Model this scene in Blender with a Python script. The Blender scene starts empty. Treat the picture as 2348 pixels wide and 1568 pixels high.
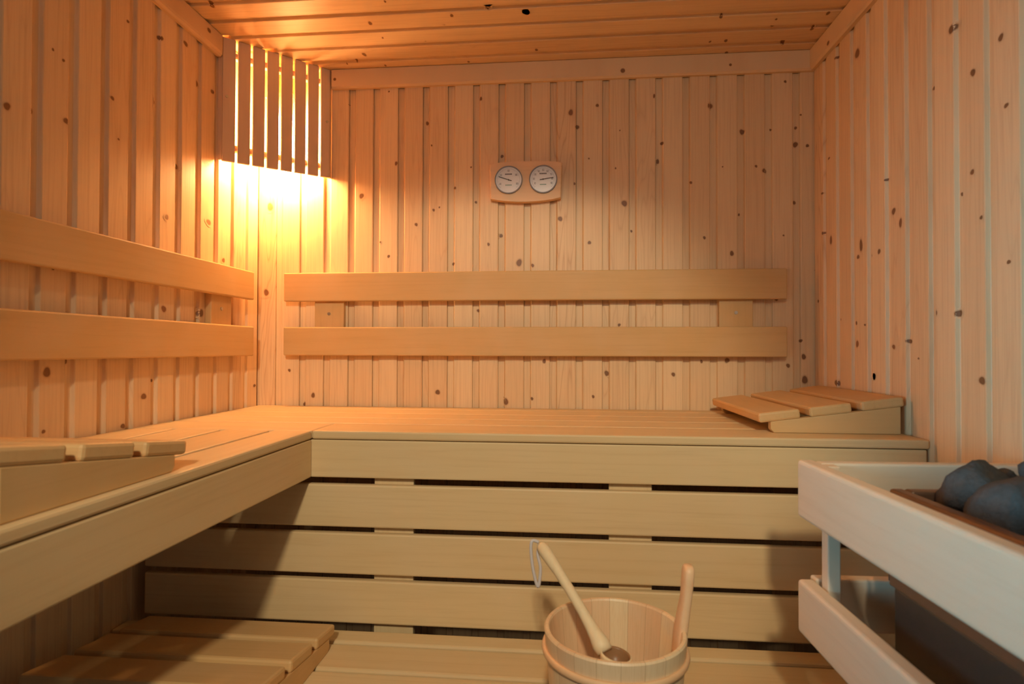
import bpy, bmesh, math, random
from mathutils import Vector, Matrix, noise
random.seed(7)
C = bpy.context.scene.collection
OZ = 1.10                       # camera height above the floor; geometry below is given relative to eye level
XL, XR, YB, ZC, ZF, YF = -1.079, 0.806, 1.977, 0.975, -1.10, 0.25
H = -0.1982                     # upper bench top
BX, BY = -0.613, 1.3737         # inner corner of the L-shaped upper bench
ZL = -0.670                     # lower bench top
PI = math.pi
KB = [(-0.755,0.857,0.0018,0.0022),(-0.612,0.897,0.0027,0.0033),(-0.477,0.784,0.0054,0.0065),(-0.585,0.645,0.0045,0.0073),(-0.46,0.704,0.0027,0.0033),(-0.378,0.555,0.004,0.0049),(-0.708,0.534,0.0078,0.0093),(-0.452,0.48,0.0041,0.0049),(-0.432,0.489,0.0027,0.0032),(-0.513,0.431,0.005,0.006),(-0.61,0.322,0.0045,0.0054),(-0.383,0.294,0.0045,0.0054),(-0.306,0.506,0.004,0.0048),(-0.289,0.86,0.0049,0.0059),(-0.216,0.662,0.0049,0.0059),(-0.219,0.389,0.0058,0.007),(-0.261,0.359,0.0045,0.0054),(-0.156,0.295,0.0098,0.0117),(-0.11,0.285,0.0049,0.0059),(-0.017,0.442,0.0071,0.0085),(-0.64,0.372,0.0027,0.0033),(-0.322,0.625,0.0027,0.0032),(0.018,0.802,0.008,0.0096),(0.107,0.823,0.0048,0.0058),(0.04,0.754,0.0062,0.0074),(0.295,0.848,0.0031,0.0076),(0.321,0.69,0.0048,0.0058),(0.307,0.63,0.0061,0.0073),(0.478,0.81,0.0082,0.0099),(0.581,0.721,0.0073,0.0088),(0.672,0.725,0.003,0.0036),(0.717,0.88,0.0039,0.0046),(0.766,0.769,0.0026,0.0031),(0.752,0.729,0.0043,0.0051),(0.751,0.674,0.0077,0.0092),(0.786,0.667,0.0047,0.0056),(0.747,0.483,0.0047,0.0056),(0.624,0.604,0.0039,0.0046),(0.651,0.589,0.0069,0.0082),(0.415,0.555,0.0039,0.0047),(0.197,0.49,0.0088,0.0105),(0.079,0.644,0.0026,0.0032),(0.168,0.609,0.0026,0.0032),(0.031,0.56,0.0035,0.0042),(0.081,0.36,0.0053,0.0063),(0.221,0.398,0.0035,0.0042),(0.458,0.371,0.0043,0.0052),(0.571,0.447,0.0034,0.0041),(0.546,0.318,0.0065,0.0077),(0.71,0.375,0.0026,0.0031),(0.182,0.736,0.0022,0.0026),(0.517,0.605,0.0022,0.0026),(-0.297,0.133,0.0045,0.0054),(0.687,0.168,0.0057,0.0068),(0.53,-0.034,0.0072,0.0086),(0.723,-0.05,0.0057,0.0068),(0.764,0.031,0.0043,0.0051),(0.772,-0.021,0.0071,0.0085),(0.775,-0.096,0.0099,0.0119),(0.139,-0.079,0.0073,0.0088),(-0.07,-0.039,0.0059,0.0071),(-0.435,-0.147,0.0075,0.009),(-0.2,-0.177,0.0089,0.0107),(-0.111,-0.166,0.0044,0.0053),(0.094,-0.157,0.0044,0.0053),(0.357,-0.081,0.0058,0.0069),(-0.878,-0.162,0.0069,0.0082),(-0.911,-0.194,0.0061,0.0073),(-0.965,-0.075,0.0046,0.0055),(0.448,-0.038,0.0043,0.0052),(0.18,0.083,0.0044,0.0052),(-1.04,0.502,0.0108,0.013),(-1.052,0.199,0.0093,0.0111)]
KL = [(1.034,0.469,0.0072,0.0074),(1.091,0.484,0.0056,0.0057),(1.169,0.493,0.007,0.0068),(1.297,0.598,0.0055,0.005),(1.443,0.654,0.0071,0.0079),(1.464,0.832,0.0075,0.006),(1.564,0.869,0.0089,0.0069),(1.623,0.783,0.0093,0.0108),(1.692,0.788,0.0085,0.0064),(1.16,0.621,0.0035,0.0034),(1.134,0.631,0.0031,0.0029),(1.344,0.809,0.0045,0.0039),(1.318,0.507,0.0032,0.0029),(1.537,0.51,0.0093,0.0078),(1.492,0.357,0.0076,0.0066),(1.672,0.559,0.0074,0.0058),(1.679,0.384,0.0106,0.0084),(1.484,0.107,0.0096,0.0085),(1.645,0.106,0.0133,0.0109),(1.129,-0.05,0.0095,0.0098),(1.182,-0.028,0.0056,0.0057),(1.412,-0.123,0.0089,0.0081),(1.45,-0.084,0.0046,0.0041),(1.342,-0.19,0.0069,0.0064),(1.758,0.28,0.0085,0.0066),(1.141,0.17,0.0043,0.0044),(1.95,-0.128,0.0076,0.0055),(1.123,-0.173,0.0042,0.0043)]
KR = [(1.819,0.876,0.007,0.0042),(1.689,0.823,0.0111,0.0139),(1.294,0.674,0.0093,0.0089),(1.156,0.582,0.0066,0.0065),(1.365,0.581,0.0062,0.0044),(1.231,0.552,0.0072,0.0074),(1.144,0.45,0.0054,0.0044),(1.866,0.589,0.0061,0.0037),(1.553,0.432,0.0045,0.003),(1.277,0.322,0.0047,0.0037),(1.235,0.355,0.006,0.0048),(1.514,0.343,0.0079,0.0081),(1.485,0.308,0.0062,0.0109),(1.211,0.259,0.0043,0.0035),(1.915,0.494,0.0063,0.0038),(1.912,0.368,0.0073,0.0044),(1.855,0.335,0.0081,0.0122),(1.674,0.287,0.0085,0.016),(1.69,0.258,0.0078,0.005),(1.582,0.255,0.0061,0.0069),(1.628,0.253,0.0056,0.0037),(1.355,0.083,0.0072,0.0064),(1.286,0.077,0.0066,0.0065),(1.461,0.022,0.0071,0.0051),(1.517,0.009,0.0063,0.0059),(1.416,-0.018,0.0033,0.0025),(1.212,-0.058,0.008,0.0083),(1.141,0.162,0.0046,0.0039),(1.611,-0.068,0.0056,0.0057),(1.796,0.091,0.0051,0.0047),(1.702,0.076,0.0052,0.0056),(1.655,0.069,0.0049,0.0032),(1.697,0.018,0.0069,0.0103),(1.611,-0.067,0.0052,0.0058),(1.946,0.157,0.0057,0.0045),(1.972,0.259,0.0036,0.0022),(1.824,-0.097,0.0092,0.0093)]
KC = [(-0.504,1.587,0.0034,0.0049),(-0.582,1.69,0.0059,0.0089),(-0.331,1.671,0.005,0.0073),(-0.366,1.724,0.0048,0.0072),(-0.22,1.64,0.007,0.01),(-0.114,1.67,0.0067,0.0097),(-0.57,1.773,0.0031,0.0048),(-0.442,1.811,0.0047,0.0073),(-0.663,1.869,0.0065,0.0107),(-0.706,1.914,0.0042,0.007),(-0.743,1.926,0.0025,0.0043),(-0.616,1.948,0.0038,0.0064),(-0.327,1.947,0.0037,0.0061),(-0.094,1.888,0.0048,0.0076),(0.453,1.746,0.0048,0.0074),(0.618,1.772,0.0032,0.0051),(0.624,1.816,0.0061,0.0098),(0.756,1.753,0.0053,0.0085),(0.745,1.835,0.005,0.0082),(0.503,1.882,0.0052,0.0085),(0.455,1.884,0.0035,0.0056),(0.687,1.914,0.0064,0.0108),(0.525,1.958,0.0048,0.0081),(0.615,1.968,0.003,0.0051),(-1.001,1.563,0.0068,0.0106),(-0.221,1.641,0.0082,0.0118),(-0.113,1.672,0.0083,0.012)]
KTB = [(-0.8,0.939,0.0049,0.0049),(0.19,0.929,0.0073,0.0073),(0.538,0.934,0.0043,0.0043)]
KTL = [(1.645,0.951,0.0086,0.0063)]
KTR = [(1.827,0.925,0.0079,0.0059)]
BULB = (1.0, .54, .21, 318.0)      # light colours (r, g, b) and strength
KEY = (1.0, .86, .60, 152.0)
FILL = (.30, .76, 1.0, 1.6)
FILC = (.90, .88, .78, 2.1)
WORLD = (.8, .85, .85, .10)
EXPO = 0.07
STONES = [
 (.608, .852, -.200, (.052, .046, .045), 'peaked dark grey stone at the back left of the heap'),
 (.586, .750, -.203, (.054, .048, .042), 'broad dark grey stone against the left rim, right of the peaked one'),
 (.657, .880, -.184, (.021, .018, .015), 'small bluish stone wedged behind the broad one'),
 (.708, .852, -.180, (.046, .040, .038), 'near-black stone at the top of the heap by the frame edge'),
]
for _x, _y in ((.690, .745), (.572, .648), (.668, .645), (.757, .655), (.575, .550), (.668, .545), (.757, .555), (.575, .452), (.668, .447), (.757, .452), (.572, .368), (.755, .368), (.664, .365)):
    STONES.append((_x, _y, -.246, (.040, .040, .038), 'dark grey stove stone in the near part of the heap, beyond the frame edge'))

# ------------------------------------------------------------------ materials
def nt(name):
    m = bpy.data.materials.new(name); m.use_nodes = True
    t = m.node_tree
    for n in list(t.nodes): t.nodes.remove(n)
    o = t.nodes.new('ShaderNodeOutputMaterial'); b = t.nodes.new('ShaderNodeBsdfPrincipled')
    t.links.new(b.outputs[0], o.inputs[0])
    return m, t, b

class G:
    """small helper to wire nodes"""
    def __init__(s, t): s.t = t
    def n(s, kind, **kw):
        x = s.t.nodes.new(kind)
        for k, v in kw.items(): setattr(x, k, v)
        return x
    def l(s, a, b): s.t.links.new(a, b)
    def math(s, op, a, b=None, c=None, clamp=False):
        x = s.n('ShaderNodeMath', operation=op, use_clamp=clamp)
        for i, v in enumerate((a, b, c)):
            if v is None: continue
            if isinstance(v, (int, float)): x.inputs[i].default_value = v
            else: s.l(v, x.inputs[i])
        return x.outputs[0]
    def mix(s, f, a, b, blend='MIX'):
        x = s.n('ShaderNodeMix', data_type='RGBA', blend_type=blend)
        for i, v in ((0, f), (6, a), (7, b)):
            if isinstance(v, (int, float)): x.inputs[i].default_value = v
            elif isinstance(v, tuple): x.inputs[i].default_value = (*v, 1)
            else: s.l(v, x.inputs[i])
        return x.outputs[2]
    def noise(s, vec, scale, detail=3, rough=.5, dist=0, w=None):
        x = s.n('ShaderNodeTexNoise', noise_dimensions='3D' if w is None else '4D')
        s.l(vec, x.inputs['Vector']); x.inputs['Scale'].default_value = scale
        x.inputs['Detail'].default_value = detail; x.inputs['Roughness'].default_value = rough
        x.inputs['Distortion'].default_value = dist
        if w is not None: s.l(w, x.inputs['W'])
        return x.outputs[0]
    def ramp(s, f, stops):
        x = s.n('ShaderNodeMapRange'); x.interpolation_type = 'SMOOTHSTEP'
        s.l(f, x.inputs[0]); x.inputs[1].default_value = stops[0]; x.inputs[2].default_value = stops[1]
        return x.outputs[0]

def pine(name, across, along, off, pitch):
    """knotty spruce cladding: every board its own tint and grain; knots come from the mesh attribute 'knot'"""
    m, t, b = nt(name); g = G(t)
    tc = g.n('ShaderNodeTexCoord'); sp = g.n('ShaderNodeSeparateXYZ'); g.l(tc.outputs['Object'], sp.inputs[0])
    A, Lc = sp.outputs[across], sp.outputs[along]
    idx = g.math('FLOOR', g.math('DIVIDE', g.math('SUBTRACT', A, off), pitch))
    wn = g.n('ShaderNodeTexWhiteNoise', noise_dimensions='1D'); g.l(idx, wn.inputs['W'])
    rnd = wn.outputs['Value']
    fr = g.math('SUBTRACT', g.math('SUBTRACT', A, off), g.math('MULTIPLY', idx, pitch))     # metres into this board
    seed = g.math('MULTIPLY', rnd, 37.0)
    # flat sawn figure: rings cut along the board
    cv = g.n('ShaderNodeCombineXYZ')
    g.l(g.math('MULTIPLY', g.math('SUBTRACT', fr, pitch * .5), 11.0), cv.inputs[0])
    g.l(g.math('MULTIPLY', Lc, 0.9), cv.inputs[1]); g.l(seed, cv.inputs[2])
    field = g.noise(cv.outputs[0], 1.25, 2, .45, 0)
    rings = g.math('ABSOLUTE', g.math('SINE', g.math('MULTIPLY', field, 46.0)))
    rings = g.math('POWER', g.math('SUBTRACT', 1.0, rings), 3.0)
    # fine fibre
    cv2 = g.n('ShaderNodeCombineXYZ')
    g.l(g.math('MULTIPLY', A, 60.0), cv2.inputs[0]); g.l(g.math('MULTIPLY', Lc, 1.3), cv2.inputs[1]); g.l(seed, cv2.inputs[2])
    fib = g.noise(cv2.outputs[0], 3.0, 4, .6, 0)
    base = g.mix(rnd, (0.88, 0.63, 0.37), (0.80, 0.54, 0.30))
    w2 = g.n('ShaderNodeTexWhiteNoise', noise_dimensions='1D'); g.l(g.math('ADD', idx, 91.3), w2.inputs['W'])
    strength = g.ramp(w2.outputs['Value'], (.5, 1.0))
    c = g.mix(g.math('MULTIPLY', rings, g.math('MULTIPLY_ADD', strength, .50, .04)), base, (0.53, 0.255, 0.11))
    c = g.mix(g.math('MULTIPLY', g.ramp(fib, (.42, .72)), .28), c, (0.56, 0.31, 0.155))
    blot = g.noise(tc.outputs['Object'], 5.0, 2, .5)
    c = g.mix(g.math('MULTIPLY', blot, .16), c, (0.88, 0.65, 0.44))
    at = g.n('ShaderNodeAttribute'); at.attribute_name = 'knot'
    k = at.outputs['Fac']
    c = g.mix(g.math('MULTIPLY', g.ramp(k, (.0, .6)), .55), c, (0.42, 0.17, 0.06))
    c = g.mix(g.math('MULTIPLY', g.ramp(k, (.32, .62)), .85), c, (0.19, 0.075, 0.030))
    g.l(c, b.inputs['Base Color'])
    b.inputs['Roughness'].default_value = .46; b.inputs['Specular IOR Level'].default_value = .4
    bp = g.n('ShaderNodeBump'); bp.inputs['Strength'].default_value = .08; bp.inputs['Distance'].default_value = .001
    g.l(fib, bp.inputs['Height']); g.l(bp.outputs[0], b.inputs['Normal'])
    return m

def aspen(name, axis, c1=(0.75, 0.555, 0.30), c2=(0.62, 0.40, 0.185), rough=.5):
    """pale smooth aspen, grain running along the given object axis"""
    m, t, b = nt(name); g = G(t)
    tc = g.n('ShaderNodeTexCoord'); oi = g.n('ShaderNodeObjectInfo')
    mp = g.n('ShaderNodeMapping'); sc = [26.0, 26.0, 26.0]; sc[axis] = 1.1
    mp.inputs['Scale'].default_value = sc; g.l(tc.outputs['Object'], mp.inputs['Vector'])
    w = g.math('MULTIPLY', oi.outputs['Random'], 50.0)
    f = g.noise(mp.outputs[0], .42, 2, .5, .3, w)
    rings = g.math('ABSOLUTE', g.math('SINE', g.math('MULTIPLY', f, 30.0)))
    rings = g.math('POWER', g.math('SUBTRACT', 1.0, rings), 2.0)
    fine = g.noise(mp.outputs[0], 5.0, 4, .65, 0, w)
    blot = g.noise(tc.outputs['Object'], 7.0, 2, .5, 0, w)
    c = g.mix(g.math('MULTIPLY', oi.outputs['Random'], .30), c1, c2)
    c = g.mix(g.math('MULTIPLY', rings, .22), c, c2)
    c = g.mix(g.math('MULTIPLY', g.ramp(fine, (.45, .8)), .22), c, (c2[0]*.8, c2[1]*.74, c2[2]*.68))
    c = g.mix(g.math('MULTIPLY', g.ramp(blot, (.35, .75)), .14), c, (.78, .62, .44))
    g.l(c, b.inputs['Base Color'])
    b.inputs['Roughness'].default_value = rough; b.inputs['Specular IOR Level'].default_value = .3
    bp = g.n('ShaderNodeBump'); bp.inputs['Strength'].default_value = .06; bp.inputs['Distance'].default_value = .001
    g.l(fine, bp.inputs['Height']); g.l(bp.outputs[0], b.inputs['Normal'])
    return m

def plain(name, col, rough=.5, metal=0, spec=.5, nscale=40, namt=.15, bump=0.0):
    m, t, b = nt(name); g = G(t)
    tc = g.n('ShaderNodeTexCoord')
    n = g.noise(tc.outputs['Object'], nscale, 4, .6)
    g.l(g.mix(g.math('MULTIPLY', n, namt), col, tuple(x * .45 for x in col)), b.inputs['Base Color'])
    b.inputs['Roughness'].default_value = rough; b.inputs['Metallic'].default_value = metal
    b.inputs['Specular IOR Level'].default_value = spec
    if bump:
        bp = g.n('ShaderNodeBump'); bp.inputs['Strength'].default_value = bump; bp.inputs['Distance'].default_value = .004
        g.l(n, bp.inputs['Height']); g.l(bp.outputs[0], b.inputs['Normal'])
    return m

PIT = 0.088
M = {}
M['pine_back'] = pine('pine_back', 0, 2, -0.7556 + .0005, PIT)
M['pine_left'] = pine('pine_left', 1, 2, 1.0875, PIT)
M['pine_right'] = pine('pine_right', 1, 2, 1.177, .0885)
M['pine_ceil'] = pine('pine_ceil', 1, 0, 1.6290, .0895)
M['pine_front'] = pine('pine_front', 0, 2, 0, PIT)
M['pine_tx'] = pine('pine_tx', 1, 0, -3, 9)
M['pine_ty'] = pine('pine_ty', 0, 1, -3, 9)
for i, a in enumerate('xyz'): M['aspen_' + a] = aspen('aspen_' + a, i)
for i, a in enumerate('xyz'): M['rest_' + a] = aspen('rest_' + a, i, (0.69, 0.43, 0.185), (0.60, 0.35, 0.14), .5)
M['shade'] = aspen('shade', 2, (0.80, 0.58, 0.40), (0.72, 0.50, 0.33), .6)
M['gauge_wood'] = aspen('gauge_wood', 0, (0.90, 0.60, 0.36), (0.80, 0.50, 0.28), .45)
M['rail_x'] = aspen('rail_x', 0, (0.80, 0.66, 0.50), (0.72, 0.56, 0.40), .5)
M['rail_y'] = aspen('rail_y', 1, (0.80, 0.66, 0.50), (0.72, 0.56, 0.40), .5)
M['rail_z'] = aspen('rail_z', 2, (0.80, 0.66, 0.50), (0.72, 0.56, 0.40), .5)
M['ladle'] = aspen('ladle', 2, (0.82, 0.67, 0.42), (0.72, 0.52, 0.30), .45)
M['hollow_shadow'] = aspen('hollow_shadow', 0, (0.30, 0.15, 0.065), (0.24, 0.11, 0.045), .35)  # darker wood for the ladle hollow, its shade put into the colour
M['hoop'] = aspen('hoop', 0, (0.82, 0.50, 0.27), (0.74, 0.42, 0.20), .4)
M['steel'] = plain('steel', (0.62, 0.60, 0.56), .3, 1.0)
M['casing'] = plain('casing', (0.055, 0.045, 0.038), .45, .0, .5, 60, .3)
M['rim'] = plain('rim', (0.20, 0.105, 0.060), .40, .2, .5, 60, .3)
M['stone'] = plain('stone', (0.120, 0.114, 0.112), .85, 0, .3, 140, .9, .8)
M['porcelain'] = plain('porcelain', (0.75, 0.73, 0.68), .3)
M['dial'] = plain('dial', (0.80, 0.80, 0.84), .30, 0, .5, 90, .08)
M['bezel'] = plain('bezel', (0.30, 0.29, 0.32), .35, .3)
M['ink'] = plain('ink', (0.10, 0.085, 0.09), .5)
M['green_ink'] = plain('green_ink', (0.16, 0.34, 0.27), .5)
M['red_ink'] = plain('red_ink', (0.50, 0.12, 0.12), .5)
M['cord'] = plain('cord', (0.66, 0.60, 0.58), .7)
M['tile'] = plain('tile', (0.20, 0.17, 0.145), .5, 0, .4, 9, .4)
M['plaster'] = plain('plaster', (0.55, 0.53, 0.50), .8)

# bucket wood: vertical staves, tint per stave
def staves():
    m, t, b = nt('bucket_staves'); g = G(t)
    tc = g.n('ShaderNodeTexCoord'); sp = g.n('ShaderNodeSeparateXYZ'); g.l(tc.outputs['Object'], sp.inputs[0])
    ang = g.math('ARCTAN2', sp.outputs[1], sp.outputs[0])
    idx = g.math('FLOOR', g.math('MULTIPLY', ang, 20 / (2 * PI)))
    wn = g.n('ShaderNodeTexWhiteNoise', noise_dimensions='1D'); g.l(idx, wn.inputs['W'])
    fr = g.math('FRACT', g.math('MULTIPLY', ang, 20 / (2 * PI)))
    seam = g.math('LESS_THAN', g.math('ABSOLUTE', g.math('SUBTRACT', fr, .5)), .491)
    cv = g.n('ShaderNodeCombineXYZ'); g.l(g.math('MULTIPLY', ang, 9.0), cv.inputs[0])
    g.l(g.math('MULTIPLY', sp.outputs[2], 3.0), cv.inputs[1]); g.l(g.math('MULTIPLY', wn.outputs['Value'], 20.0), cv.inputs[2])
    f = g.noise(cv.outputs[0], 2.2, 3, .6)
    rings = g.math('POWER', g.math('SUBTRACT', 1.0, g.math('ABSOLUTE', g.math('SINE', g.math('MULTIPLY', f, 18.0)))), 2.0)
    c = g.mix(wn.outputs['Value'], (0.80, 0.62, 0.38), (0.74, 0.48, 0.28))
    c = g.mix(g.math('MULTIPLY', rings, .30), c, (0.60, 0.38, 0.18))
    c = g.mix(seam, (0.46, 0.29, 0.15), c)
    g.l(c, b.inputs['Base Color']); b.inputs['Roughness'].default_value = .45
    return m
M['staves'] = staves()

m, t, b = nt('dial_glass')
b.inputs['Transmission Weight'].default_value = 1; b.inputs['Roughness'].default_value = .02; b.inputs['IOR'].default_value = 1.45
M['glass'] = m
m, t, b = nt('bulb_glow')
b.inputs['Base Color'].default_value = (1, .9, .8, 1)
b.inputs['Emission Color'].default_value = (*BULB[:3], 1); b.inputs['Emission Strength'].default_value = BULB[3]
M['bulb'] = m

# ------------------------------------------------------------------ mesh helpers
def V(x, y, z): return Vector((x, y, z + OZ))

def link(name, bm, mat, parent=None, loc=None, smooth=False):
    """bm is in room coordinates (floor based); its origin is moved to loc (or the parent's origin)"""
    me = bpy.data.meshes.new(name)
    org = Vector((0, 0, 0))
    if loc is not None: org = Vector(loc)
    elif parent is not None: org = Vector(parent.location)
    bmesh.ops.translate(bm, verts=bm.verts, vec=-org)
    bmesh.ops.recalc_face_normals(bm, faces=bm.faces)
    bm.to_mesh(me); bm.free()
    for mm in (mat if isinstance(mat, (list, tuple)) else [mat]): me.materials.append(mm)
    if smooth:
        for p in me.polygons: p.use_smooth = True
    o = bpy.data.objects.new(name, me); C.objects.link(o)
    if parent is not None:
        o.parent = parent
        pl = Vector(parent.location)
        o.location = org - pl if loc is not None else Vector((0, 0, 0))
    else: o.location = org
    return o

def thing(name, loc, label, cat, group=None, rz=0):
    o = bpy.data.objects.new(name, None); C.objects.link(o)
    o.empty_display_size = .05; o.location = Vector(loc); o.rotation_euler = (0, 0, rz)
    o['label'] = label; o['category'] = cat
    if group: o['group'] = group
    return o
def tag(o, label, cat, group=None):
    o['label'] = label; o['category'] = cat
    if group: o['group'] = group
    return o

def box(bm, a, b, bev=.003, seg=2, off=True):
    """rounded box between corner a and corner b (eye-level coordinates when off)"""
    dz = OZ if off else 0
    lo = [min(a[i], b[i]) for i in range(3)]; hi = [max(a[i], b[i]) for i in range(3)]
    tmp = bmesh.new(); bmesh.ops.create_cube(tmp, size=1)
    for v in tmp.verts:
        v.co = Vector([(lo[i] + hi[i]) / 2 + v.co[i] * (hi[i] - lo[i]) for i in range(3)]) + Vector((0, 0, dz))
    if bev: bmesh.ops.bevel(tmp, geom=tmp.edges[:], offset=bev, segments=seg, profile=.5, affect='EDGES')
    merge(bm, tmp); return bm
def merge(bm, tmp):
    me = bpy.data.meshes.new('t'); tmp.to_mesh(me); tmp.free(); bm.from_mesh(me); bpy.data.meshes.remove(me)
def nb(): return bmesh.new()

def prism(bm, pts, ax, a, b, bev=0, off=True):
    """extrude polygon pts (two coords, order = remaining axes) along axis ax from a to b"""
    r = [i for i in range(3) if i != ax]; tmp = bmesh.new(); rows = []
    for w in (a, b):
        row = []
        for p in pts:
            c = [0, 0, 0]; c[ax] = w; c[r[0]] = p[0]; c[r[1]] = p[1]
            if off: c[2] += OZ
            row.append(tmp.verts.new(c))
        rows.append(row)
    n = len(pts)
    for i in range(n):
        tmp.faces.new((rows[0][i], rows[0][(i + 1) % n], rows[1][(i + 1) % n], rows[1][i]))
    tmp.faces.new(rows[0]); tmp.faces.new(rows[1][::-1])
    if bev: bmesh.ops.bevel(tmp, geom=tmp.edges[:], offset=bev, segments=2, profile=.5, affect='EDGES')
    merge(bm, tmp); return bm

def cyl(bm, c, axis, r, h, n=24, r2=None):
    """cylinder centred at room point c along unit vector axis"""
    q = Vector((0, 0, 1)).rotation_difference(Vector(axis).normalized()).to_matrix().to_4x4()
    bmesh.ops.create_cone(bm, cap_ends=True, segments=n, radius1=r, radius2=r if r2 is None else r2, depth=h,
                          matrix=Matrix.Translation(Vector(c)) @ q)
    return bm

def tube(bm, pts, rad, n=10):
    """swept tube through room points; rad is a number or a list"""
    pts = [Vector(p) for p in pts]; rr = rad if isinstance(rad, (list, tuple)) else [rad] * len(pts)
    rows = []; up = Vector((0, 0, 1))
    T0 = (pts[1] - pts[0]).normalized(); N = T0.cross(up)
    if N.length < 1e-3: N = T0.cross(Vector((1, 0, 0)))
    N.normalize()
    for i, p in enumerate(pts):
        T = (pts[min(i + 1, len(pts) - 1)] - pts[max(i - 1, 0)]).normalized()
        N = (N - T * N.dot(T)).normalized(); B = T.cross(N)
        rows.append([bm.verts.new(p + (N * math.cos(2 * PI * k / n) + B * math.sin(2 * PI * k / n)) * rr[i]) for k in range(n)])
    for a, b in zip(rows, rows[1:]):
        for k in range(n): bm.faces.new((a[k], a[(k + 1) % n], b[(k + 1) % n], b[k]))
    bm.faces.new(rows[0]); bm.faces.new(rows[-1][::-1])
    return bm

def lathe(bm, prof, c, n=64, close=True):
    rows = []
    for r, z in prof:
        rows.append([bm.verts.new((c[0] + r * math.cos(2 * PI * k / n), c[1] + r * math.sin(2 * PI * k / n), c[2] + z)) for k in range(n)])
    pr = list(zip(rows, rows[1:])) + ([(rows[-1], rows[0])] if close else [])
    for a, b in pr:
        for k in range(n): bm.faces.new((a[k], a[(k + 1) % n], b[(k + 1) % n], b[k]))
    return bm

# ------------------------------------------------------------------ the room
def clad_profile(a0, a1, first, pitch, depth=.0080):
    """board cladding cross-section: (across, depth) where depth grows into the wall"""
    k0 = math.floor((a0 - first) / pitch) - 1; pts = []
    k = k0
    while first + k * pitch < a1 + pitch:
        s = first + k * pitch
        for da, dd in ((-.0022, 0), (0, .0016), (.0002, depth + .003), (.0012, depth + .003), (.0014, depth),
                       (.0205, depth), (.0216, depth - .0012), (.0243, .0010), (.0262, 0)):
            a = s + da
            if a0 < a < a1: pts.append((a, dd))
        k += 1
    return [(a0, pts[0][1])] + pts + [(a1, pts[-1][1])]

def knots_into(bm, knots, place, lay):
    for (p, q, rp, rq) in knots:
        cv = bm.verts.new(place(p, q, 0)); cv[lay] = 1.0
        n = 14; e = .0006; ph = random.random() * 6
        ring = []; mid = []
        for k in range(n):
            a = 2 * PI * k / n; w = 1 + .12 * math.sin(2 * a + ph) + .07 * math.sin(3 * a + ph * 2)
            v = bm.verts.new(place(p + rp * 1.0 * w * math.cos(a), q + rq * 1.0 * w * math.sin(a), 0)); v[lay] = .5; mid.append(v)
            v = bm.verts.new(place(p + rp * 1.7 * w * math.cos(a), q + rq * 1.7 * w * math.sin(a), 0)); v[lay] = 0; ring.append(v)
        for k in range(n):
            bm.faces.new((cv, mid[k], mid[(k + 1) % n]))
            bm.faces.new((mid[k], ring[k], ring[(k + 1) % n], mid[(k + 1) % n]))

def depth_at(prof, a):
    for (a1, d1), (a2, d2) in zip(prof, prof[1:]):
        if a1 <= a <= a2: return d1 + (d2 - d1) * ((a - a1) / max(a2 - a1, 1e-9))
    return 0

def wall(name, kind, a0, a1, z0, z1, first, pitch, mat, knots, thick=.03):
    """kind: 'back' (across x), 'left'/'right' (across y), 'ceil' (across y, along x)"""
    prof = clad_profile(a0, a1, first, pitch)
    if kind == 'back': P = lambda a, z, d: V(a, YB + d, z)
    if kind == 'left': P = lambda a, z, d: V(XL - d, a, z)
    if kind == 'right': P = lambda a, z, d: V(XR + d, a, z)
    if kind == 'ceil': P = lambda a, x, d: V(x, a, ZC + d)
    if kind == 'front': P = lambda a, z, d: V(a, YF - d, z)
    bm = nb(); lay = bm.verts.layers.float.new('knot')
    poly = prof + [(a1, thick), (a0, thick)]
    ra = [bm.verts.new(P(a, z0, d)) for a, d in poly]; rb = [bm.verts.new(P(a, z1, d)) for a, d in poly]
    n = len(poly)
    for i in range(n): bm.faces.new((ra[i], ra[(i + 1) % n], rb[(i + 1) % n], rb[i]))
    bm.faces.new(ra); bm.faces.new(rb[::-1])
    bmesh.ops.recalc_face_normals(bm, faces=bm.faces)
    # the knots follow the face of the board they sit in
    for (p, q, rp, rq) in knots:
        if kind == 'ceil': p, q, rp, rq = q, p, rp, rq
        ph = random.random() * 6
        rings = 14; radii = (0, .35, .7, 1.0, 1.35, 1.7); lv = (1.0, .95, .7, .42, .15, 0.0)
        prev = None
        for rr, val in zip(radii, lv):
            cur = []
            for k in range(rings if rr else 1):
                a = 2 * PI * k / rings; w = 1 + .10 * math.sin(2 * a + ph) + .06 * math.sin(3 * a + ph * 2)
                aa = p + rp * rr * w * math.cos(a); zz = q + rq * rr * w * math.sin(a)
                v = bm.verts.new(P(aa, zz, depth_at(prof, aa) - .0006)); v[lay] = val; cur.append(v)
            if prev is not None:
                for k in range(rings):
                    j = (k + 1) % rings
                    f = (prev[0], cur[k], cur[j]) if len(prev) == 1 else (prev[k], cur[k], cur[j], prev[j])
                    try: bm.faces.new(f)
                    except ValueError: pass
            prev = cur
    o = link2(name, bm, mat); o['kind'] = 'structure'
    return o
def link2(name, bm, mat):
    me = bpy.data.meshes.new(name); bm.to_mesh(me); bm.free(); me.materials.append(mat)
    o = bpy.data.objects.new(name, me); C.objects.link(o); return o

def swap(K): return [(y, x, ry, rx) for (x, y, rx, ry) in K]
wall('wall_back', 'back', XL - .03, XR + .03, ZF, ZC, -0.7556, PIT, M['pine_back'], KB)
wall('wall_left', 'left', YF, YB, ZF, ZC, 1.0875, PIT, M['pine_left'], KL)
wall('wall_right', 'right', YF, YB, ZF, ZC, 1.177, .0885, M['pine_right'], KR)
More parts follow.
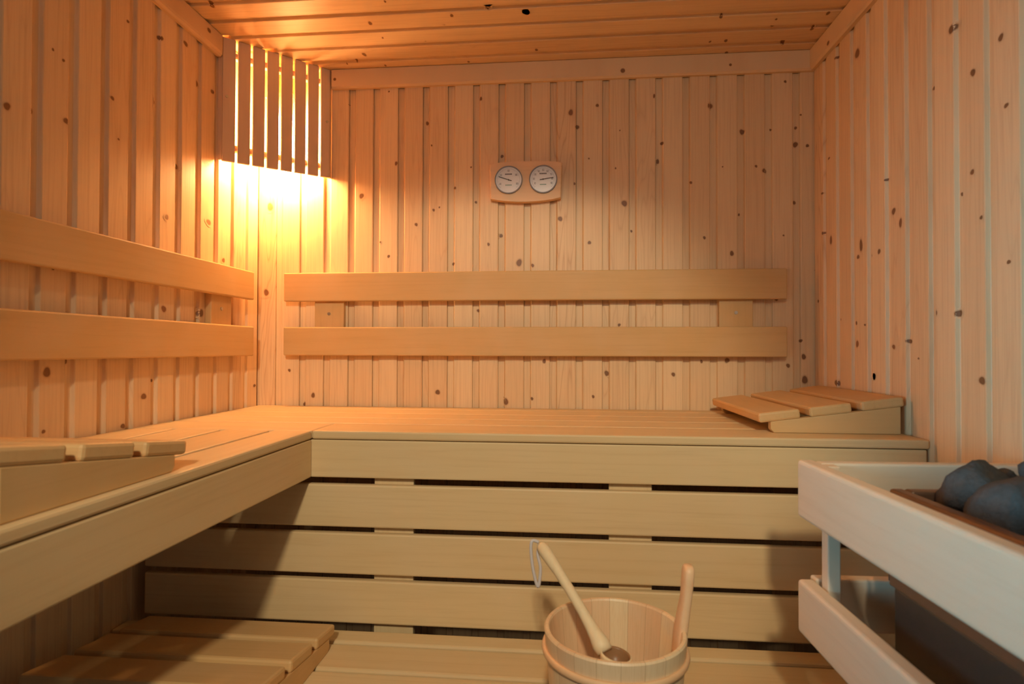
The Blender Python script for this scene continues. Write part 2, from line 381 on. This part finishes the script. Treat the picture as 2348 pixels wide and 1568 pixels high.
# ceiling knots were listed as (x, y, rx, ry)
wall('ceiling', 'ceil', YF, YB + .03, XL - .03, XR + .03, 1.6290, .0895, M['pine_ceil'], [(x, y, ry, rx) for (x, y, rx, ry) in KC])
bm = nb(); box(bm, (-1.7, -2.2, ZF - .03), (1.5, YB + .03, ZF), 0)
o = link('floor', bm, M['tile']); o['kind'] = 'structure'
def trim(name, bm, mat, knots, place):
    lay = bm.verts.layers.float.new('knot')
    bmesh.ops.recalc_face_normals(bm, faces=bm.faces)
    for (p, q, rp, rq) in knots:
        prev = None
        for rr, val in zip((0, .5, 1.0, 1.5), (1, .9, .45, 0)):
            cur = []
            for k in range(12 if rr else 1):
                a = 2 * PI * k / 12
                v = bm.verts.new(place(p + rp * rr * math.cos(a), q + rq * rr * math.sin(a))); v[lay] = val; cur.append(v)
            if prev is not None:
                for k in range(12):
                    j = (k + 1) % 12
                    bm.faces.new((prev[0], cur[k], cur[j]) if len(prev) == 1 else (prev[k], cur[k], cur[j], prev[j]))
            prev = cur
    o = link2(name, bm, mat); o['kind'] = 'structure'; return o
T = .018; TZ = .908
bm = nb(); prism(bm, [(YB, TZ), (YB - T + .006, TZ), (YB - T, TZ + .006), (YB - T, ZC - .003), (YB - T + .004, ZC), (YB, ZC)], 0, -.812, XR)
trim('trim_1', bm, M['pine_tx'], KTB, lambda x, z: V(x, YB - T - .0005, z))
bm = nb(); prism(bm, [(XL, TZ), (XL + T - .008, TZ), (XL + T - .002, TZ + .005), (XL + T, TZ + .012), (XL + T, ZC - .003), (XL + T - .004, ZC), (XL, ZC)], 1, YF, 1.716)
trim('trim_2', bm, M['pine_ty'], KTL, lambda y, z: V(XL + T + .0005, y, z))
bm = nb(); prism(bm, [(XR, TZ), (XR - T + .006, TZ), (XR - T, TZ + .006), (XR - T, ZC - .003), (XR - T + .004, ZC), (XR, ZC)], 1, YF, YB - T)
trim('trim_3', bm, M['pine_ty'], KTR, lambda y, z: V(XR - T - .0005, y, z))

# ------------------------------------------------------------------ corner lamp
LA, LB = Vector((-1.064, 1.722)), Vector((-.818, 1.962))
LD = (LB - LA); LL = LD.length; LD.normalize(); LN = Vector((LD.y, -LD.x))      # LN points into the room
def lp(s, d, z): p = LA + LD * s + LN * d; return V(p.x, p.y, z)
lamp = thing('corner_lamp', V(-1.0, 1.90, .588), 'glowing corner lamp behind a screen of upright wooden slats under the ceiling', 'lamp')
def lbox(bm, s0, s1, d0, d1, z00, z01, z1, bev=.0015):
    tmp = bmesh.new()
    v = [tmp.verts.new(lp(s, d, z)) for (s, z0) in ((s0, z00), (s1, z01)) for d in (d0, d1) for z in (z0, z1)]
    for f in ((0, 1, 3, 2), (4, 6, 7, 5), (0, 2, 6, 4), (1, 5, 7, 3), (0, 4, 5, 1), (2, 3, 7, 6)): tmp.faces.new([v[i] for i in f])
    bmesh.ops.recalc_face_normals(tmp, faces=tmp.faces)
    if bev: bmesh.ops.bevel(tmp, geom=tmp.edges[:], offset=bev, segments=1, affect='EDGES')
    merge(bm, tmp)
bm = nb(); s = 0.0
cuts = [.0415 + .0445 * k for k in range(7)]
for k in range(8):
    e = cuts[k] - .0037 if k < 7 else LL
    zb = lambda q: .586 + .010 * q / LL
    lbox(bm, s, e, -.009, 0, zb(s), zb(e), ZC - .0005)
    s = cuts[k] + .0037 if k < 7 else 0
sh = link('lamp_shade', bm, M['shade'], lamp)
for z in (.625, .918):
    bm = nb(); lbox(bm, .012, LL - .012, -.028, -.0095, z, z, z + .020, .002); link('batten', bm, M['shade'], lamp)
for a_, b_ in (((XL, 1.7225, .590), (-1.066, 1.7295, ZC - .001)), ((-.8255, 1.9635, .598), (-.8185, YB, ZC - .001))):
    bm = nb(); box(bm, a_, b_, 0); link('side_strip', bm, M['shade'], lamp)
for (s, z) in ((.012, .79), (LL - .010, .79)):
    bm = nb(); cyl(bm, lp(s, .0008, z), (LN.x, LN.y, 0), .0045, .003, 16); link('screw', bm, M['steel'], lamp)
bc = V(-.958, 1.914, .745)
bm = nb(); lathe(bm, [(.0005, -.142), (.018, -.139), (.030, -.128), (.036, -.108), (.038, -.080), (.037, -.040), (.033, 0), (.027, .030), (.024, .0475), (.0005, .050)], bc, 28, False)
link('bulb', bm, M['bulb'], lamp, smooth=True)
bm = nb(); lathe(bm, [(.0005, .0505), (.028, .0505), (.033, .056), (.033, .085), (.026, .095), (.026, .110), (.0005, .110)], bc, 28, False)
link('lamp_holder', bm, M['porcelain'], lamp, smooth=True)
bm = nb(); box(bm, (-1.02, 1.895, .8555), (-.925, 1.977, .872), .002); link('mounting_plate', bm, M['shade'], lamp)

# ------------------------------------------------------------------ backrests
def bx(name, par, a, b, mat, bev=.003, loc=None):
    bm = nb(); box(bm, a, b, bev); return link(name, bm, mat, par, loc)
def screw(par, c, axis, r=.0055):
    bm = nb(); cyl(bm, c, axis, r, .0025, 16); return link('screw', bm, M['steel'], par, loc=None)
br = thing('backrest', V(-.13, YB - .02, -.022), 'long wooden two-board backrest on the rear wall below the round gauges', 'backrest')
for z0, z1 in ((.1640, .2625), (-.0220, .0755)):
    bx('backrest_board', br, (-.969, YB - .040, z0), (.708, YB - .020, z1), M['rest_x'], .004)
for x0, x1 in ((-.866, -.762), (.500, .607)):
    k = bx('bracket', br, (x0, YB - .020, -.012), (x1, YB, .252), M['rest_z'], .002)
    sc_ = nb(); cyl(sc_, V((x0 + x1) / 2, YB - .0205, .122), (0, -1, 0), .0055, .003, 16)
    o = link('screw', sc_, M['steel'], br); o.parent = k
bl = thing('backrest', V(XL + .02, 1.1, -.022), 'wooden two-board backrest on the left wall ending beside the glowing corner', 'backrest')
for z0, z1 in ((.1640, .2580), (-.0235, .0745)):
    bx('backrest_board', bl, (XL + .020, .34, z0), (XL + .040, 1.874, z1), M['rest_y'], .004)
for y0, y1 in ((.46, .565), (1.666, 1.772)):
    k = bx('bracket', bl, (XL, y0, -.012), (XL + .020, y1, .250), M['rest_z'], .002)
    sc_ = nb(); cyl(sc_, V(XL + .0205, (y0 + y1) / 2, .124), (1, 0, 0), .0055, .003, 16)
    o = link('screw', sc_, M['steel'], bl); o.parent = k

# ------------------------------------------------------------------ gauge
gz, gx, gy = .569, -.1325, YB
ga = thing('sauna_gauge', V(gx, gy, .5), 'small wooden twin-dial thermometer and hygrometer on the rear wall', 'gauge')
def arcpts(x0, x1, zm, bulge, n=10, rev=False):
    r = [(x0 + (x1 - x0) * i / n, zm + bulge * (1 - (2 * i / n - 1) ** 2)) for i in range(n + 1)]
    return r[::-1] if rev else r
pts = arcpts(-.256, -.011, .627, .006) + arcpts(-.252, -.0145, .5075, -.011, rev=True)
bm = nb(); prism(bm, pts, 1, YB - .026, YB - .0005, .0035); link('gauge_frame', bm, M['gauge_wood'], ga)
def flat(bm, pts, y):
    vs = [bm.verts.new(V(p[0], y, p[1])) for p in pts]; bm.faces.new(vs)
def slab(bm, pts, y0, y1): prism(bm, pts, 1, y0, y1)
def bar(bm, cx, cz, ang, r0, r1, w, y0, y1):
    c, s = math.cos(ang), math.sin(ang)
    P = lambda r, q: (cx + r * c - q * s, cz + r * s + q * c)
    slab(bm, [P(r0, -w), P(r1, -w * .8), P(r1, w * .8), P(r0, w)], y0, y1)
SEG = {'0': 'abcdef', '1': 'bc', '2': 'abged', '3': 'abgcd', '4': 'fgbc', '5': 'afgcd', '6': 'afgedc', '7': 'abc', '8': 'abcdefg', '9': 'abcdfg'}
def digit(bm, ch, cx, cz, h, y0, y1):
    w = h * .5; t = h * .10; q = h / 2
    S = {'a': (-w/2, q - t, w/2, q), 'd': (-w/2, -q, w/2, -q + t), 'g': (-w/2, -t/2, w/2, t/2), 'f': (-w/2, 0, -w/2 + t, q),
         'b': (w/2 - t, 0, w/2, q), 'e': (-w/2, -q, -w/2 + t, 0), 'c': (w/2 - t, -q, w/2, 0)}
    for k in SEG[ch]:
        a = S[k]; slab(bm, [(cx + a[0], cz + a[1]), (cx + a[2], cz + a[1]), (cx + a[2], cz + a[3]), (cx + a[0], cz + a[3])], y0, y1)
for (cx, cz, nang, nums) in ((-.1900, .5700, math.radians(161), ('20', '40', '60', '80', '100')), (-.0740, .5695, math.radians(9), ('10', '20', '30', '40', '50', '60', '70', '80', '90'))):
    R = .0455
    bm = nb(); cyl(bm, V(cx, YB - .0275, cz), (0, -1, 0), R, .003, 48); dl = link('dial', bm, M['dial'], ga)
    if nang > 2: dl['label'] = 'pale round dial with its needle pointing up to the left'
    else: dl['label'] = 'pale round dial with its needle pointing to the right'
    y0, y1 = YB - .0294, YB - .0290
    bm = nb(); n = 48
    ring = [[bm.verts.new(V(cx + r * math.cos(2 * PI * k / n), y, cz + r * math.sin(2 * PI * k / n))) for k in range(n)] for r, y in ((R + .0015, YB - .026), (R + .0015, YB - .032), (R - .002, YB - .032), (R - .002, YB - .028))]
    for a, b2 in zip(ring, ring[1:]):
        for k in range(n): bm.faces.new((a[k], a[(k + 1) % n], b2[(k + 1) % n], b2[k]))
    o = link('bezel', bm, M['bezel'], ga, smooth=True); o.parent = dl
    bm = nb()
    lo, hi = math.radians(222), math.radians(-42)
    for i in range(41):
        a = lo + (hi - lo) * i / 40; bar(bm, cx, cz, a, R * (.80 if i % 5 else .76), R * .87, .00022, y0, y1)
    for i, s_ in enumerate(nums):
        a = math.radians(205) + (math.radians(-25) - math.radians(205)) * i / (len(nums) - 1)
        px, pz = cx + R * .68 * math.cos(a), cz + R * .68 * math.sin(a)
        for j, ch in enumerate(s_): digit(bm, ch, px + (j - (len(s_) - 1) / 2) * .0036, pz, .0060, y0, y1)
    for j in range(6): slab(bm, [(cx - .0118 + j * .0040, cz + .0172), (cx - .0118 + j * .0040 + .0032, cz + .0172), (cx - .0118 + j * .0040 + .0032, cz + .0212), (cx - .0118 + j * .0040, cz + .0212)], y0, y1)
    o = link('dial_marking', bm, M['ink'], ga); o.parent = dl
    bm = nb()
    for j in range(5): slab(bm, [(cx - .0105 + j * .0044, cz - .0190), (cx - .0105 + j * .0044 + .0032, cz - .0190), (cx - .0105 + j * .0044 + .0032, cz - .0158), (cx - .0105 + j * .0044, cz - .0158)], y0, y1)
    o = link('dial_lettering', bm, M['green_ink'], ga); o.parent = dl
    bm = nb(); bar(bm, cx, cz, nang, -.0110, .0350, .0013, YB - .0312, YB - .0306); cyl(bm, V(cx, YB - .0305, cz), (0, -1, 0), .0022, .003, 16)
    o = link('needle', bm, M['ink'], ga); o.parent = dl

# ------------------------------------------------------------------ benches
ST = .0205
bb = thing('upper_bench', V(-.13, 1.67, H - .13), 'long wooden upper bench along the rear wall, lit by the corner lamp', 'bench')
ys = [(BY, 1.5155), (1.5245, 1.6405), (1.6495, 1.7655), (1.7745, 1.8905), (1.8995, 1.9745)]
for i, (y0, y1) in enumerate(ys):
    bx('seat_board', bb, (BX if i == 0 else XL + .002, y0, H - ST), (.8045, y1, H), M['aspen_x'], .0045)
bx('front_board', bb, (BX - .022, BY + .003, -.3115), (.8, BY + .022, H - ST - .0018), M['aspen_x'], .003)
for x in (-.9, .02, .72): bx('crosspiece', bb, (x, BY + .023, H - .065), (x + .045, 1.974, H - ST - .0005), M['aspen_y'], .002)
lb = thing('upper_bench', V(-.84, .8, H - .13), 'wooden upper bench along the left wall, meeting the rear bench at the corner', 'bench')
for x0, x1 in ((-1.076, -.9670), (-.9575, -.8420), (-.8325, -.7170), (-.7075, BX)):
    bx('seat_board', lb, (x0, YF + .012, H - ST), (x1, BY - .0035 if x1 < BX - .01 else BY - .0005 + .14, H), M['aspen_y'], .0045) if x1 < BX - .01 else \
    bx('seat_board', lb, (x0, YF + .012, H - ST), (x1, BY - .0005, H), M['aspen_y'], .0045)
# the strip of the rear bench's first board that runs through to the wall
bx('seat_board', bb, (XL + .002, BY, H - ST), (BX - .0003, 1.5155, H), M['aspen_x'], .0045)
bx('front_board', lb, (BX - .022, YF + .012, -.3115), (BX - .001, BY + .0025, H - ST - .0018), M['aspen_y'], .003)
for y in (.36, .86, 1.28): bx('crosspiece', lb, (XL + .004, y, H - .065), (BX - .024, y + .045, H - ST - .0005), M['aspen_x'], .002)

sk = thing('bench_skirt', V(-.1, 1.385, -.661), 'horizontal board screen with dark gaps closing the space below the rear bench', 'bench screen')
for z0, z1 in ((-.4306, -.3279), (-.5438, -.4452), (-.6610, -.5580)):
    bx('skirt_board', sk, (-1.045, BY + .003, z0), (.8, BY + .022, z1), M['aspen_x'], .004)
for x0, x1 in ((-.4635, -.3655), (.103, .203), (-.99, -.90), (.66, .76)):
    if x0 == -.99: continue
    bx('upright', sk, (x0, BY + .0225, -1.098), (x1, BY + .042, -.2625 if False else -.275), M['aspen_z'], .002)

lw = thing('lower_bench', V(-.13, 1.1, ZL - .09), 'low wooden step bench carrying the bucket, in front of the board screen', 'bench')
for y0, y1 in ((1.309, 1.364), (1.196, 1.298), (1.084, 1.186), (.972, 1.074), (.868, .962)):
    bx('seat_board', lw, (XL + .002, y0, ZL - .022), (.8045, y1, ZL), M['aspen_x'], .0055)
bx('front_board', lw, (XL + .004, .872, ZL - .115), (.80, .891, ZL - .0235), M['aspen_x'], .003)
for x in (-1.0, -.35, .30, .74): bx('leg', lw, (x, .893, ZF), (x + .045, .938, ZL - .0225), M['aspen_z'], .003)
for x in (-.93, -.42, .23, .67): bx('crosspiece', lw, (x, .94, ZL - .07), (x + .045, 1.37, ZL - .0225), M['aspen_y'], .002)

# ------------------------------------------------------------------ headrests (three alike)
HL, HW = .450, .330
def make_rest(loc, rz, label):
    r = thing('headrest', (0, 0, 0), label, 'headrest', 'wedge headrests')
    sl = .132                                        # slope
    z0 = .0225                                       # underside height of the slats at the low end
    for x0 in (.0015, HL - .0215):
        bm = nb()
        prism(bm, [(.034, 0), (.322, 0), (.322, z0 + sl * .322 + .0006), (.026, z0 + sl * .026 + .0006), (.026, .008)], 0, x0, x0 + .020, .002, off=False)
        link('side_board', bm, M['rest_y'], r)
    for k in range(3):
        y0 = k * .1175; bm = nb(); w = .0965; th = .0235; ca = 1 / math.sqrt(1 + sl * sl); sa = sl * ca
        pl = []
        for (a, b2) in ((0, 0), (w, 0), (w, th), (0, th)):
            pl.append((y0 + a * ca - b2 * sa, z0 + sl * y0 + a * sa + b2 * ca))
        prism(bm, pl, 0, 0, HL, .0055, off=False)
        link('slat', bm, M['rest_x'], r)
    r.location = loc; r.rotation_euler = (0, 0, rz)
    return r
def copy_thing(src, loc, rz, label):
    r = src.copy(); C.objects.link(r); r.location = loc; r.rotation_euler = (0, 0, rz); r['label'] = label
    for ch in list(src.children):
        c = ch.copy(); C.objects.link(c); c.parent = r
    return r
hr = make_rest(V(.466, 1.904, H + .0003), -PI / 2, 'slatted wooden wedge headrest on the rear bench against the right wall')
copy_thing(hr, V(-.6255, .9200, H + .0003), PI, 'slatted wooden wedge headrest on the left bench, near the camera')
copy_thing(hr, V(-.5190, 1.2920, ZL + .0003), PI, 'slatted wooden wedge headrest on the low step bench, half in shadow')

# ------------------------------------------------------------------ bucket and ladle
bcx, bcy, brz, brr = .0825, .9890, -.460, .1175
bk = thing('bucket', V(bcx, bcy, ZL), 'round staved wooden bucket with one tall upright handle stave', 'bucket')
hgt = brz - ZL
bm = nb()
R0, R1 = .098, brr
def rad(z): return R0 + (R1 - R0) * z / hgt
lathe(bm, [(R0 - .0, .0005), (rad(.06), .06), (rad(.12), .12), (R1 - .001, hgt - .003), (R1 - .003, hgt), (R1 - .008, hgt), (R1 - .010, hgt - .003),
           (rad(.12) - .010, .12), (rad(.03) - .014, .03), (rad(.02) - .014, .0205), (.0005, .0205), (.0005, .0005)], V(bcx, bcy, ZL), 80)
link('bucket_body', bm, M['staves'], bk, smooth=False)
for zt, rr in ((hgt - .034, .0042), (.045, .0042)):
    bm = nb(); R = rad(zt) + .0022; n = 10
    lathe(bm, [(R + rr * math.cos(2 * PI * k / n), zt + rr * 1.5 * math.sin(2 * PI * k / n)) for k in range(n)], V(bcx, bcy, ZL), 80)
    link('hoop', bm, M['hoop'], bk, smooth=True)
bm = nb()   # the tall stave, at the right side of the rim
ang = math.radians(6); hx, hy = math.cos(ang), math.sin(ang)
def hp(r, w, z): return V(bcx + r * hx - w * hy, bcy + r * hy + w * hx, z)
rowsz = [(-.53, .0175, .0085), (-.50, .0180, .0085), (-.47, .0185, .0088), (-.44, .0160, .0085), (-.41, .0135, .0080), (-.385, .0150, .0085), (-.368, .0150, .0085), (-.361, .0115, .0078), (-.358, .006, .006)]
prev = None; first = None
for z, w, th in rowsz:
    rc = rad(min(z - ZL, hgt + .05)) - .0065 + max(0, z + .46) * .08
    ring = []
    for k in range(16):
        a = 2 * PI * k / 16; q = lambda v: math.copysign(abs(v) ** .6, v)
        ring.append(bm.verts.new(hp(rc + th * q(math.cos(a)), w * q(math.sin(a)), z)))
    if prev:
        for k in range(16): bm.faces.new((prev[k], prev[(k + 1) % 16], ring[(k + 1) % 16], ring[k]))
    else: bm.faces.new(ring[::-1])
    prev = ring
bm.faces.new(prev)
o = link('handle', bm, M['hoop'], bk, smooth=True); o['label'] = 'tall rounded handle stave'

bo = V(.080, .928, -.4745)
ld0, ld1 = V(-.044, 1.072, -.356), bo + Vector((-.0165, .010, -.002))
ldl = thing('ladle', V(.08, .93, -.51), 'long pale wooden ladle leaning in the bucket with a cord loop at its tip', 'ladle')
bm = nb(); n = 14; pts = []; rr = []
prof = [(0, .0070), (.02, .0105), (.08, .0116), (.18, .0108), (.30, .0092), (.50, .0084), (.68, .0086), (.80, .0098), (.88, .0118), (.95, .0150), (1.0, .013)]
for tt, r_ in prof:
    p = ld0.lerp(ld1, tt); p.z += .006 * math.sin(tt * PI); pts.append(p); rr.append(r_)
tube(bm, pts, rr, 16)
# bowl: a thick cup hanging off the end, opening upward
def cup(bm, c, R, dep, tilt):
    rows = []; Mx = Matrix.Rotation(tilt[0], 3, 'X') @ Matrix.Rotation(tilt[1], 3, 'Y')
    pr = [(R, 0), (R * 1.0, -.004), (R * .93, -dep * .45), (R * .68, -dep * .85), (R * .3, -dep), (.0004, -dep)]
    pi_ = [(.0004, -dep + .005), (R * .28, -dep + .0055), (R * .6, -dep * .72), (R * .82, -dep * .35), (R * .86, -.002), (R * .92, .001)]
    for r_, z in pr[::-1][:0] + pr[::-1] + []: pass
    full = pr[::-1] + pi_[::-1]
    for r_, z in full:
        rows.append([bm.verts.new(Vector(c) + Mx @ Vector((r_ * math.cos(2 * PI * k / 28), r_ * math.sin(2 * PI * k / 28), z))) for k in range(28)])
    for a, b2 in zip(rows, rows[1:]):
        for k in range(28): bm.faces.new((a[k], a[(k + 1) % 28], b2[(k + 1) % 28], b2[k]))
o = link('handle', bm, M['ladle'], ldl, smooth=True)
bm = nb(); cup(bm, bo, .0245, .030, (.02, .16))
o = link('bowl', bm, [M['ladle'], M['hollow_shadow']], ldl, smooth=True); o['label'] = 'small ladle bowl with a dark hollow'
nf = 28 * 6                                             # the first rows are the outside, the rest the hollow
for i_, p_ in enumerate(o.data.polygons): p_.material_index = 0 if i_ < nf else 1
# cord loop through the tip
bm = nb(); c0 = ld0 + Vector((.004, -.004, -.010)); loop = []
ctrl = [(0, 0, 0), (-.011, -.003, .003), (-.0135, -.004, -.012), (-.010, -.004, -.045), (-.004, -.003, -.072), (-.0005, -.002, -.080), (.002, -.003, -.072), (.004, -.003, -.045), (-.001, -.002, -.022), (.001, 0, -.004)]
def cr(P, n=6):
    out = []
    for i in range(len(P) - 1):
        a, b2, c, d = [Vector(P[max(0, min(len(P) - 1, j))]) for j in (i - 1, i, i + 1, i + 2)]
        for k in range(n):
            t_ = k / n
            out.append(.5 * ((2 * b2) + (c - a) * t_ + (2 * a - 5 * b2 + 4 * c - d) * t_ ** 2 + (3 * b2 - a - 3 * c + d) * t_ ** 3))
    out.append(Vector(P[-1])); return out
tip = ld0 + Vector((-.004, .002, .004))
tube(bm, [tip + p for p in cr(ctrl)], .0030, 8)
o = link('cord_loop', bm, M['cord'], ldl, smooth=True)

# ------------------------------------------------------------------ heater, its guard and stones
GA = 0.039; gc, gs = math.cos(GA), math.sin(GA)
def gl(x, y, z): return V(x * gc - y * gs, x * gs + y * gc, z)     # guard frame -> room
def gbox(bm, a, b, bev=.003, seg=2):
    tmp = bmesh.new(); box(tmp, a, b, bev, seg, off=False)
    for v in tmp.verts: v.co = gl(v.co.x, v.co.y, v.co.z)
    merge(bm, tmp)
gd = thing('heater_guard', gl(.45, .65, -.478), 'pale wooden two-rail guard around the sauna heater', 'guard rail')
def gpart(name, a, b, mat, bev=.003, par=None, seg=2):
    bm = nb(); gbox(bm, a, b, bev, seg); return link(name, bm, mat, par or gd)
gpart('guard_rail', (.436, .265, -.2835), (.463, 1.0275, -.1865), M['rail_y'], .006, seg=3)
gpart('guard_rail', (.436, .265, -.4785), (.463, 1.0275, -.3890), M['rail_y'], .006, seg=3)
gpart('guard_rail', (.4645, 1.0015, -.2800), (.830, 1.0250, -.1880), M['rail_x'], .004)
gpart('guard_rail', (.4645, 1.0215, -.4785), (.828, 1.0450, -.3880), M['rail_x'], .004)
gpart('post', (.464, .9780, -.478), (.4845, 1.0005, -.1890), M['rail_z'], .002)
gpart('post', (.464, .300, -.478), (.4845, .322, -.1890), M['rail_z'], .002)

ht = thing('sauna_heater', gl(.66, .60, -.72), 'dark metal sauna heater filled with stones behind the wooden guard', 'heater')
x0, x1, y0, y1 = .514, .812, .330, .898
gpart('casing', (x0 + .004, y0 + .004, -.76), (x1 - .004, y1 - .004, -.347), M['casing'], .004, ht)
bm = nb()
for a, b2 in (((x0, y0, -.347), (x0 + .012, y1, -.312)), ((x1 - .012, y0, -.347), (x1, y1, -.312)), ((x0 + .0125, y1 - .012, -.347), (x1 - .0125, y1, -.312)), ((x0 + .0125, y0, -.347), (x1 - .0125, y0 + .012, -.312))):
    gbox(bm, a, b2, .002)
o = link('flange', bm, M['rim'], ht); o['label'] = 'brown metal flange'
bm = nb()
for a, b2 in (((x0 + .010, y0 + .01, -.312), (x0 + .014, y1 - .01, -.226)), ((x1 - .014, y0 + .01, -.312), (x1 - .010, y1 - .01, -.226)), ((x0 + .014, y1 - .014, -.312), (x1 - .014, y1 - .010, -.226)), ((x0 + .014, y0 + .010, -.312), (x1 - .014, y0 + .014, -.226))):
    gbox(bm, a, b2, 0)
gbox(bm, (x0 + .015, y0 + .015, -.318), (x1 - .015, y1 - .015, -.308), 0)
link('stone_basket', bm, M['casing'], ht)
bm = nb()
for a, b2 in (((x0, y0, -.226), (x0 + .020, y1, -.2040)), ((x1 - .020, y0, -.226), (x1, y1, -.2040)), ((x0 + .0205, y1 - .020, -.226), (x1 - .0205, y1, -.2040)), ((x0 + .0205, y0, -.226), (x1 - .0205, y0 + .020, -.2040))):
    gbox(bm, a, b2, .004)
o = link('top_rim', bm, M['rim'], ht); o['label'] = 'brown metal top rim'
for yy in (y1 + .001, ):
    for k in range(2):
        bm = nb(); gbox(bm, (x0 + .006 + k * .014, yy, -.345), (x0 + .010 + k * .014, yy + .012, -.300), .001); link('hook', bm, M['casing'], ht)
bm = nb(); box(bm, (.776, .40, -.70), (.8055, .80, -.34), .002); link('wall_bracket', bm, M['casing'], ht)

def stone(c, r, seed, label, group=None):
    bm = nb(); bmesh.ops.create_icosphere(bm, subdivisions=4, radius=1)
    rnd = random.Random(seed); offv = Vector((rnd.random() * 40, rnd.random() * 40, rnd.random() * 40))
    pl = [Vector((rnd.gauss(0, 1), rnd.gauss(0, 1), rnd.gauss(0, 1))).normalized() for _ in range(13)]
    lim = [rnd.uniform(.58, .84) for _ in pl]
    for v in bm.verts:
        d = v.co.normalized(); k = 1.0
        for p, l_ in zip(pl, lim):
            q = d.dot(p)
            if q > 1e-3: k = min(k, l_ / q)
        k *= 1 + .08 * noise.noise(d * 2.2 + offv) + .05 * noise.noise(d * 6 + offv) + .022 * noise.noise(d * 17 + offv)
        v.co = Vector((d.x * k * r[0], d.y * k * r[1], d.z * k * r[2])) * 1.12
    rot = Matrix.Rotation(rnd.uniform(-.35, .35), 3, 'X') @ Matrix.Rotation(rnd.uniform(-.35, .35), 3, 'Y') @ Matrix.Rotation(rnd.uniform(0, 3), 3, 'Z')
    if len(r) > 3: rot = Matrix.Rotation(r[3], 3, 'Y') @ Matrix.Rotation(r[4], 3, 'Z')
    for v in bm.verts: v.co = rot @ v.co + Vector(c)
    o = link('stove_stone', bm, M['stone'], None, loc=c, smooth=True)
    tag(o, label, 'stone', group or 'stones heaped in the heater'); return o
for i, (x, y, z, r, lab) in enumerate(STONES):
    stone(gl(x, y, z), r, 11 + i * 7, lab, 'stones heaped in the heater' if i < 4 else 'stones deeper in the heater')

# ------------------------------------------------------------------ light, world, camera
w = bpy.data.worlds.new('world'); bpy.context.scene.world = w; w.use_nodes = True
bg = w.node_tree.nodes['Background']; bg.inputs[0].default_value = (*WORLD[:3], 1); bg.inputs[1].default_value = WORLD[3]
def area(name, loc, tgt, sx, sy, power, col):
    l = bpy.data.lights.new(name, 'AREA'); l.shape = 'RECTANGLE'; l.size = sx; l.size_y = sy; l.energy = power; l.color = col
    o = bpy.data.objects.new(name, l); C.objects.link(o); o.location = loc
    o.rotation_euler = (Vector(tgt) - Vector(loc)).to_track_quat('-Z', 'Y').to_euler(); return o
def spot(name, loc, tgt, half, power, col, rad, blend):
    l = bpy.data.lights.new(name, 'SPOT'); l.energy = power; l.color = col; l.shadow_soft_size = rad
    l.spot_size = 2 * math.radians(half); l.spot_blend = blend
    o = bpy.data.objects.new(name, l); C.objects.link(o); o.location = loc
    o.rotation_euler = (Vector(tgt) - Vector(loc)).to_track_quat('-Z', 'Y').to_euler(); return o
# lamp outside the open front; cone shaped to stand in for door jamb shadow
spot('outside_key_spot', V(-.02, -1.25, 1.34), V(-.25, 1.37, -.15), 19.0, KEY[3], KEY[:3], .08, .55)
# daylight from a window to the left of the cabin front
w_ = area('window_daylight', V(-1.05, -.35, -.04), V(.8, .80, .06), .45, .5, FILL[3], FILL[:3]); w_.data.spread = math.radians(44)
# unseen fill light added outside the front to brighten the upper back wall
w_ = area('upper_wall_fill', V(-.15, -.70, .80), V(.45, 1.97, .45), .6, .3, FILC[3], FILC[:3]); w_.data.spread = math.radians(110)

cam = bpy.data.cameras.new('camera'); co = bpy.data.objects.new('camera', cam); C.objects.link(co)
yaw, pit, rol, f = .0905610, .0129148, .0026312, 1340.097
F = Vector((-math.sin(yaw) * math.cos(pit), math.cos(yaw) * math.cos(pit), math.sin(pit)))
R = Vector((math.cos(yaw), math.sin(yaw), 0)); U = R.cross(F)
R2 = R * math.cos(rol) + U * math.sin(rol); U2 = U * math.cos(rol) - R * math.sin(rol)
mx = Matrix((R2, U2, -F)).transposed().to_4x4(); mx.translation = Vector((0, 0, OZ)); co.matrix_world = mx
cam.sensor_width = 36; cam.sensor_fit = 'HORIZONTAL'; cam.lens = f / 2348 * 36; cam.clip_start = .02
cam.dof.use_dof = True; cam.dof.focus_distance = 1.9; cam.dof.aperture_fstop = 5.0
s = bpy.context.scene; s.camera = co
s.view_settings.view_transform = 'Standard'; s.view_settings.look = 'None'; s.view_settings.gamma = 1
s.view_settings.exposure = EXPO; s.view_settings.use_curve_mapping = False
